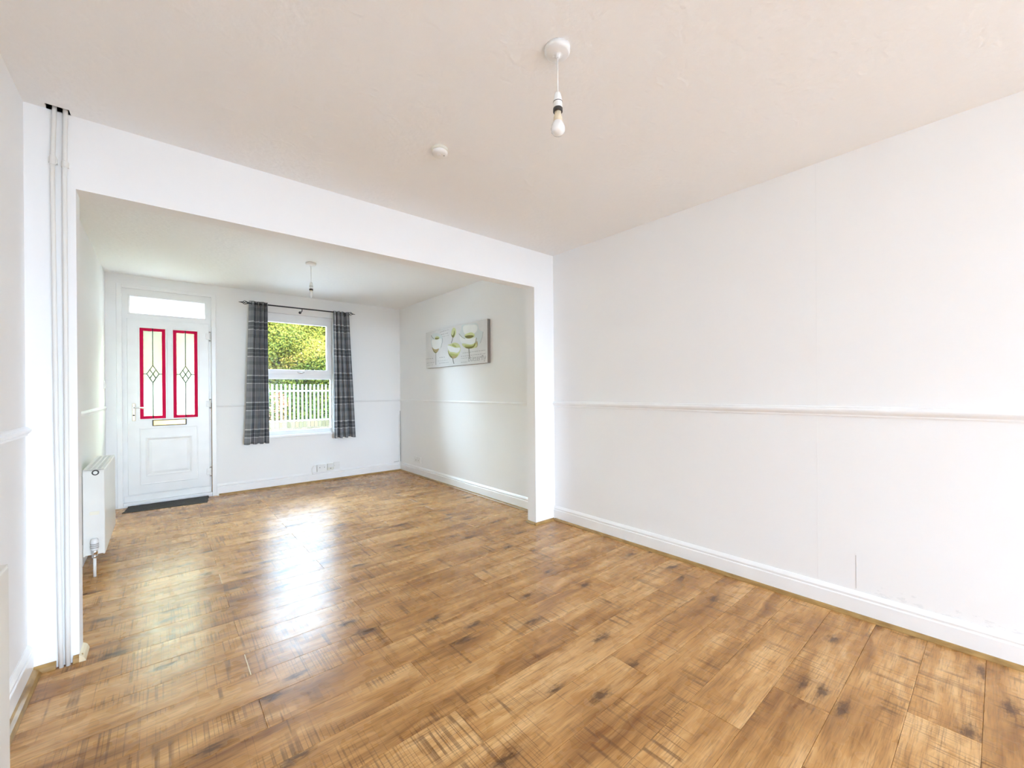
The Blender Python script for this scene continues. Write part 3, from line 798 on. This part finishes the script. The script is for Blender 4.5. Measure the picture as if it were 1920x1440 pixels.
MB().box(ps[3][0] - .013, ps[3][0] + .013, pyy, YP, ps[3][2] - .012, ps[3][2] + .012).build('pipe_clip', 'pipe_paint', o)

# ------------------------------------------------------------------ pendants and smoke alarm
def pendant(x, y, zc, z_hold, z_bulb, z_end, label, candle):
    o = thing('pendant_light', (x, y, zc), label, 'pendant light')
    MB().lathe([(.050, 0), (.050, .012), (.048, .018), (.041, .023), (.022, .026), (.010, .028), (.008, .036), (.004, .038)], (x, y, zc), 2, -1, 32).build('ceiling_rose', 'satin_white', o)
    MB().tube([(x, y, zc - .035), (x, y, z_hold - .006)], .0028, 8).build('flex', 'pipe_paint', o)
    L = z_hold - z_bulb
    hd = MB().lathe([(.0055, 0), (.011, .004), (.0155, .020), (.0175, L * .42), (.0178, L * .80)], (x, y, z_hold), 2, -1, 24).build('lamp_holder', 'socket_white', o)
    MB().lathe([(.0182, L * .47), (.0182, L * .50)], (x, y, z_hold), 2, -1, 24).build('holder_seam', 'dark_plastic', hd)
    MB().lathe([(.0180, L * .78), (.0186, L * .80), (.0186, L * .94), (.0178, L * .96)], (x, y, z_hold), 2, -1, 24).build('shade_ring', 'dark_plastic', o)
    B = z_bulb - z_end
    if candle:
        bl = MB().lathe([(.011, 0), (.014, B * .12), (.0175, B * .30), (.0165, B * .50), (.011, B * .75), (.005, B * .93), (.001, B)], (x, y, z_bulb), 2, -1, 20)
    else:
        bl = MB().lathe([(.0135, B * .22), (.0175, B * .40), (.024, B * .54), (.0275, B * .68), (.026, B * .82), (.019, B * .93), (.009, B * .985), (.001, B)], (x, y, z_bulb), 2, -1, 24)
    b = bl.build('bulb', 'opal_glass', o)
    MB().lathe([(.0125, -.006), (.0130, B * .12), (.0165 if not candle else .0140, B * .20), (.0175 if not candle else .016, B * .40 if not candle else B * .3)], (x, y, z_bulb), 2, -1, 20).build('bulb_cap', 'bulb_collar', b)
pr = at(1045, 91, 2, H)
pendant(pr[0], pr[1], H, 2.417, 2.338, 2.250, 'bare bulb pendant with round bulb in the main room', False)
pr2 = at(583, 493.5, 2, HF)
pendant(pr2[0], pr2[1], HF, 2.402, 2.313, 2.230, 'bare bulb pendant with candle bulb in the front room', True)

sa = at(824.5, 279, 2, H)
al = thing('smoke_alarm', (sa[0], sa[1], H), 'round white smoke alarm on the main room ceiling', 'smoke alarm')
MB().lathe([(.044, 0), (.045, .004), (.045, .014), (.043, .016)], (sa[0], sa[1], H), 2, -1, 32).build('base', 'socket_cream', al)
MB().lathe([(.040, .014), (.042, .020), (.041, .030), (.034, .036), (.020, .038)], (sa[0], sa[1], H), 2, -1, 32).build('cover', 'socket_white', al)
MB().lathe([(.012, .036), (.012, .040), (.010, .041)], (sa[0] - .005, sa[1] - .004, H), 2, -1, 20).build('test_button', 'satin_white', al)
MB().lathe([(.003, .034), (.003, .0385)], (sa[0] + .018, sa[1] - .014, H), 2, -1, 10).build('indicator', 'dark_plastic', al)

# ------------------------------------------------------------------ doormat
mt = MB()
c = [(-.332, 6.010), (.395, 5.945), (.428, 6.262), (-.295, 6.262)]
NX, NY = 24, 10
rng = random.Random(4)
g = []
for j in range(NY + 1):
    for i in range(NX + 1):
        u, v = i / NX, j / NY
        x = (c[0][0] * (1 - u) + c[1][0] * u) * (1 - v) + (c[3][0] * (1 - u) + c[2][0] * u) * v
        y = (c[0][1] * (1 - u) + c[1][1] * u) * (1 - v) + (c[3][1] * (1 - u) + c[2][1] * u) * v
        edge = min(u, 1 - u) < .01 or min(v, 1 - v) < .01
        g.append((x + (rng.uniform(-.003, .003) if edge else 0), y + (rng.uniform(-.003, .003) if edge else 0), .009 + (rng.uniform(-.001, .001)) + (.012 * v ** 6 if v > .5 else 0) - (.005 if edge else 0)))
n = len(g)
fs = []
for j in range(NY):
    for i in range(NX):
        k = j * (NX + 1) + i; fs.append((k, k + 1, k + NX + 2, k + NX + 1))
low = [(x, y, 0.0002) for x, y, z in g]
per = [i for i in range(NX)] + [j * (NX + 1) + NX for j in range(NY)] + [NY * (NX + 1) + NX - i for i in range(NX)] + [(NY - j) * (NX + 1) for j in range(NY)]
mt.add(g + low, fs + [tuple(n + q for q in f) for f in fs] + [(per[i], per[(i + 1) % len(per)], n + per[(i + 1) % len(per)], n + per[i]) for i in range(len(per))])
o = mt.build('doormat', 'doormat', origin=(.05, 6.13, 0)); tag(o, 'dark charcoal ribbed doormat at the foot of the front door', 'doormat')

# ------------------------------------------------------------------ sockets, switch, cables
def face_y(o_, x0, x1, z0, z1, d, mat='socket_white', nm='box'):
    return MB().box(x0, x1, YF - d, YF, z0, z1).build(nm, mat, o_, bevel=.003)
sx = lambda px: at(px, 876, 1, YF)[0]
s1 = thing('surface_socket', (sx(602), YF, .135), 'double surface socket low on the window wall, with a cable loop', 'socket')
a0, a1 = sx(593.3), sx(611)
face_y(s1, a0, a1, .142, .240, .045, 'socket_white', 'back_box')
MB().box(a0 - .001, a1 + .001, YF - .052, YF - .044, .140, .242).build('face_plate', 'socket_white', s1, bevel=.003)
for k in (.25, .75):
    xx = a0 + (a1 - a0) * k
    MB().box(xx - .004, xx + .004, YF - .0535, YF - .050, .196, .206).build('pin_hole', 'dark_plastic', s1)
    MB().box(xx + .012, xx + .022, YF - .056, YF - .050, .214, .230).build('rocker', 'satin_white', s1, bevel=.001)
MB().tube([at(593, 873, 1, YF - .02), at(588, 874, 1, YF - .018), at(585, 879, 1, YF - .014), at(585, 885, 1, YF - .012), (sx(586), YF - .018, .11)], .0055, 8).build('cable_loop', 'pipe_paint', s1)
s2 = thing('telephone_socket', (sx(619), YF, .135), 'square telephone socket between the double socket and blank plate', 'socket')
b0, b1 = sx(613), sx(624.3)
face_y(s2, b0, b1, .146, .238, .030, 'socket_cream', 'back_box')
MB().box(b0 + .002, b1 - .002, YF - .034, YF - .029, .186, .236).build('face_plate', 'socket_white', s2, bevel=.002)
MB().box((b0 + b1) / 2 - .009, (b0 + b1) / 2 + .009, YF - .0348, YF - .032, .164, .178).build('jack', 'grey_plastic', s2)
s3 = thing('blank_plate', (sx(631), YF, .135), 'flush white blank plate beside the telephone socket', 'socket')
c0, c1 = sx(625.3), sx(637)
face_y(s3, c0, c1, .150, .250, .012, 'socket_white', 'plate')
for zz in (.2,):
    for xx in (c0 + .012, c1 - .012): MB().lathe([(.003, 0), (.003, .0015)], (xx, YF - .012, zz), 1, -1, 10).build('screw', 'grey_plastic', s3)
s4 = thing('wall_socket', (XR, 5.70, .22), 'flush white wall socket below the flower canvas', 'socket')
yA, yB_ = at(777.5, 862, 0, XR)[1], at(789.5, 862, 0, XR)[1]
MB().box(XR - .010, XR, yB_, yA, .196, .284).build('plate', 'socket_white', s4, bevel=.003)
for k in (.3, .7):
    yy = yA + (yB_ - yA) * k
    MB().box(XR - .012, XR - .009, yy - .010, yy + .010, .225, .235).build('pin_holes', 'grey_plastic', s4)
    MB().box(XR - .014, XR - .009, yy - .008, yy + .008, .252, .268).build('rocker', 'satin_white', s4, bevel=.001)
sw = thing('light_switch', (XL, 6.13, 1.36), 'white light switch on the wall beside the front door', 'light switch')
MB().box(XL, XL + .010, 6.085, 6.171, 1.322, 1.408).build('plate', 'socket_white', sw, bevel=.003)
MB().box(XL + .009, XL + .018, 6.118, 6.138, 1.350, 1.380).build('rocker', 'satin_white', sw, bevel=.002)
cz1 = at(748, 776, 1, YF)[2]
cc = thing('corner_trunking', (XR - .02, YF - .01, .14), 'slim white cable trunking in the room corner', 'trunking')
MB().box(XR - .030, XR - .012, YF - .014, YF, .145, cz1).build('trunking', 'satin_white', cc, bevel=.002)
MB().tube([(XR - .006, YF - .006, .142), (XR - .0055, YF - .006, .8), (XR - .006, YF - .006, cz1 + .05)], .004, 8).tube([(XR - .03, YF - .012, .150), (XR - .07, YF - .014, .146), (XR - .12, YF - .014, .145)], .004, 8).build('cable', 'grey_plastic', cc)

# ------------------------------------------------------------------ street outside
GZ = -.36
g = MB().box(-60, 60, -60, 60, GZ - .2, GZ).build('ground', 'asphalt'); struct(g, 'grey tarmac street beyond the window', 'street')
g = MB().box(-40, 50, YF + FT, YF + FT + 1.9, GZ, GZ + .10).build('pavement', 'concrete'); struct(g, 'pale concrete pavement in front of the house', 'pavement')
WY = 16.0
wall = MB().box(-4, 11, WY + .015, WY + .20, GZ, .235).build('boundary_wall', 'mortar')
tag(wall, 'low weathered brick boundary wall below the palisade fence', 'wall')
def brick_mesh(w, h, d):
    mb = MB().cbox(0, w, 0, d, 0, h, .006, 1, -1); me = bpy.data.meshes.new('brick'); me.from_pydata(mb.v, [], mb.f)
    bm = bmesh.new(); bm.from_mesh(me); bmesh.ops.recalc_face_normals(bm, faces=bm.faces); bm.to_mesh(me); bm.free()
    me.materials.append(MATS['brick']); return me
bs, bl_ = brick_mesh(.112, .215, .2), brick_mesh(.215, .068, .19)
rng = random.Random(2)
def put(me, x, z):
    o_ = bpy.data.objects.new('brick', me); COL.objects.link(o_); o_.parent = wall; o_.location = (x, WY - rng.uniform(.0, .012), z)
x = -.6
while x < 8: put(bs, x, .030); x += .126
for k, z in enumerate((-.052, -.132, -.212)):
    x = -.6 - .115 * (k % 2)
    while x < 7.6: put(bl_, x, z); x += .228

fence = thing('palisade_fence', (3.5, WY + .1, .24), 'pale green galvanised palisade fence on the low brick wall', 'fence')
def pale_mesh():
    mb = MB(); h = 1.28; w = .031
    prof = [(-w, .012), (-w * .55, 0), (w * .55, 0), (w, .012), (w * .9, .016), (w * .5, .004), (-w * .5, .004), (-w * .9, .016)]
    mb.extrude(prof, 2, 0, h, lambda p, q, s: (p, q, s))
    for s in (-1, 0, 1):
        mb.add([(s * w * .66 - w * .3, .004, h), (s * w * .66 + w * .3, .004, h), (s * w * .66, .004 - .004 * s * s, h + .06), (s * w * .66, .010, h)], [(0, 1, 2), (0, 3, 2), (3, 1, 2)])
    me = bpy.data.meshes.new('pale'); me.from_pydata(mb.v, [], mb.f); me.materials.append(MATS['galvanised']); return me
pm = pale_mesh()
x = -3.0
while x < 10.5:
    o_ = bpy.data.objects.new('pale', pm); COL.objects.link(o_); o_.parent = fence; o_.location = Vector((x, WY + .05, .236)) - ORG[fence.name]; x += .1335
for z in (.255, 1.30): MB().box(-3.1, 10.6, WY + .066, WY + .10, z, z + .05).build('rail', 'galvanised', fence)
for x in (-2.9, -.2, 2.5, 5.2, 7.9, 10.4): MB().box(x - .03, x + .03, WY + .10, WY + .15, .235, 1.50).build('post', 'galvanised', fence)

hedge = thing('hedge', (3, 18, GZ), 'dense yellow-green hedge of shrubs behind the palisade fence', 'hedge')
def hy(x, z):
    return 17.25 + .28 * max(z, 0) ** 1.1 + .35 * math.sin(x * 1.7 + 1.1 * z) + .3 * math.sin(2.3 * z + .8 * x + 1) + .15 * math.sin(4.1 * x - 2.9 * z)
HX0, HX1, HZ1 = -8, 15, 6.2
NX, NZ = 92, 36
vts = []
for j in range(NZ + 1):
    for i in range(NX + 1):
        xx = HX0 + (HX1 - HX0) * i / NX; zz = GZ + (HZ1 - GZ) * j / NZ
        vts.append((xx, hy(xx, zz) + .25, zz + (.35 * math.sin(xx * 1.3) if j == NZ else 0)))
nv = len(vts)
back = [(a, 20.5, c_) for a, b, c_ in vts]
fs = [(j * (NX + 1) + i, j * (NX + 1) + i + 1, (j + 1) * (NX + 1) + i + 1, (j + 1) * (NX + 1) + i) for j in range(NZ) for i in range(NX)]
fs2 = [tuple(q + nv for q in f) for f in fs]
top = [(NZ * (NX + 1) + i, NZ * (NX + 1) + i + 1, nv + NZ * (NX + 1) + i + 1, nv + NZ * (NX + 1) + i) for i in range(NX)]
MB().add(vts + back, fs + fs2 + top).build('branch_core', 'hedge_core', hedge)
rng = random.Random(21)
lv, lf, lc = [], [], []
def lerp(a, b, t_): return tuple(p + (q - p) * t_ for p, q in zip(a, b))
for k in range(95000):
    if k < 76000: x = rng.uniform(-2.5, 8.5)
    else: x = rng.uniform(HX0, HX1)
    z = rng.uniform(GZ, HZ1 + .35)
    y = hy(x, z) + rng.uniform(-.28, .32)
    sz = rng.uniform(.036, .078)
    nrm = Vector((rng.gauss(0, .7), -1 + rng.gauss(0, .5), .5 + rng.gauss(0, .6))).normalized()
    u = nrm.orthogonal().normalized(); u.rotate(Matrix.Rotation(rng.uniform(0, 6.28), 3, nrm)); w = nrm.cross(u)
    c_ = Vector((x, y, z)); b = len(lv)
    lv += [c_ - u * sz, c_ + w * sz * .5 + nrm * sz * .1, c_ + u * sz, c_ - w * sz * .5 + nrm * sz * .1]
    lf.append((b, b + 1, b + 2, b + 3))
    n1 = .5 + .5 * math.sin(1.9 * x + 2.7 * math.sin(1.3 * z) + .6); n2 = .5 + .5 * math.sin(3.3 * z - 1.4 * x + 2 * math.sin(1.1 * x))
    yel = max(0, min(1, (z - 1.2) / 3.0)) * .55 + .35 * n1 * n2 + rng.gauss(0, .16)
    green = lerp((.019, .032, .006), (.042, .056, .010), rng.random())
    yellow = lerp((.098, .082, .011), (.133, .088, .012), rng.random())
    cl = lerp(green, yellow, max(0, min(1, yel)))
    
    if n1 > .75 and n2 > .6 and z > 1.8 and rng.random() < .2: cl = (.20, .12, .03)
    if (x - 3.35) ** 2 + (z - .95) ** 2 < .12 and rng.random() < .6: cl = (.20, .075, .045)
    if (x - 3.0) ** 2 * .4 + (z - .45) ** 2 < .1 and rng.random() < .5: cl = (.20, .11, .06)
    lc += [cl] * 4
me = bpy.data.meshes.new('foliage'); me.from_pydata([tuple(p - ORG[hedge.name]) for p in lv], [], lf)
ca = me.color_attributes.new('leaf_colour', 'FLOAT_COLOR', 'POINT')
for i, c_ in enumerate(lc): ca.data[i].color = (*c_, 1)
me.materials.append(MATS['leaf'])
fo = bpy.data.objects.new('foliage', me); COL.objects.link(fo); fo.parent = hedge; fo['kind'] = 'stuff'
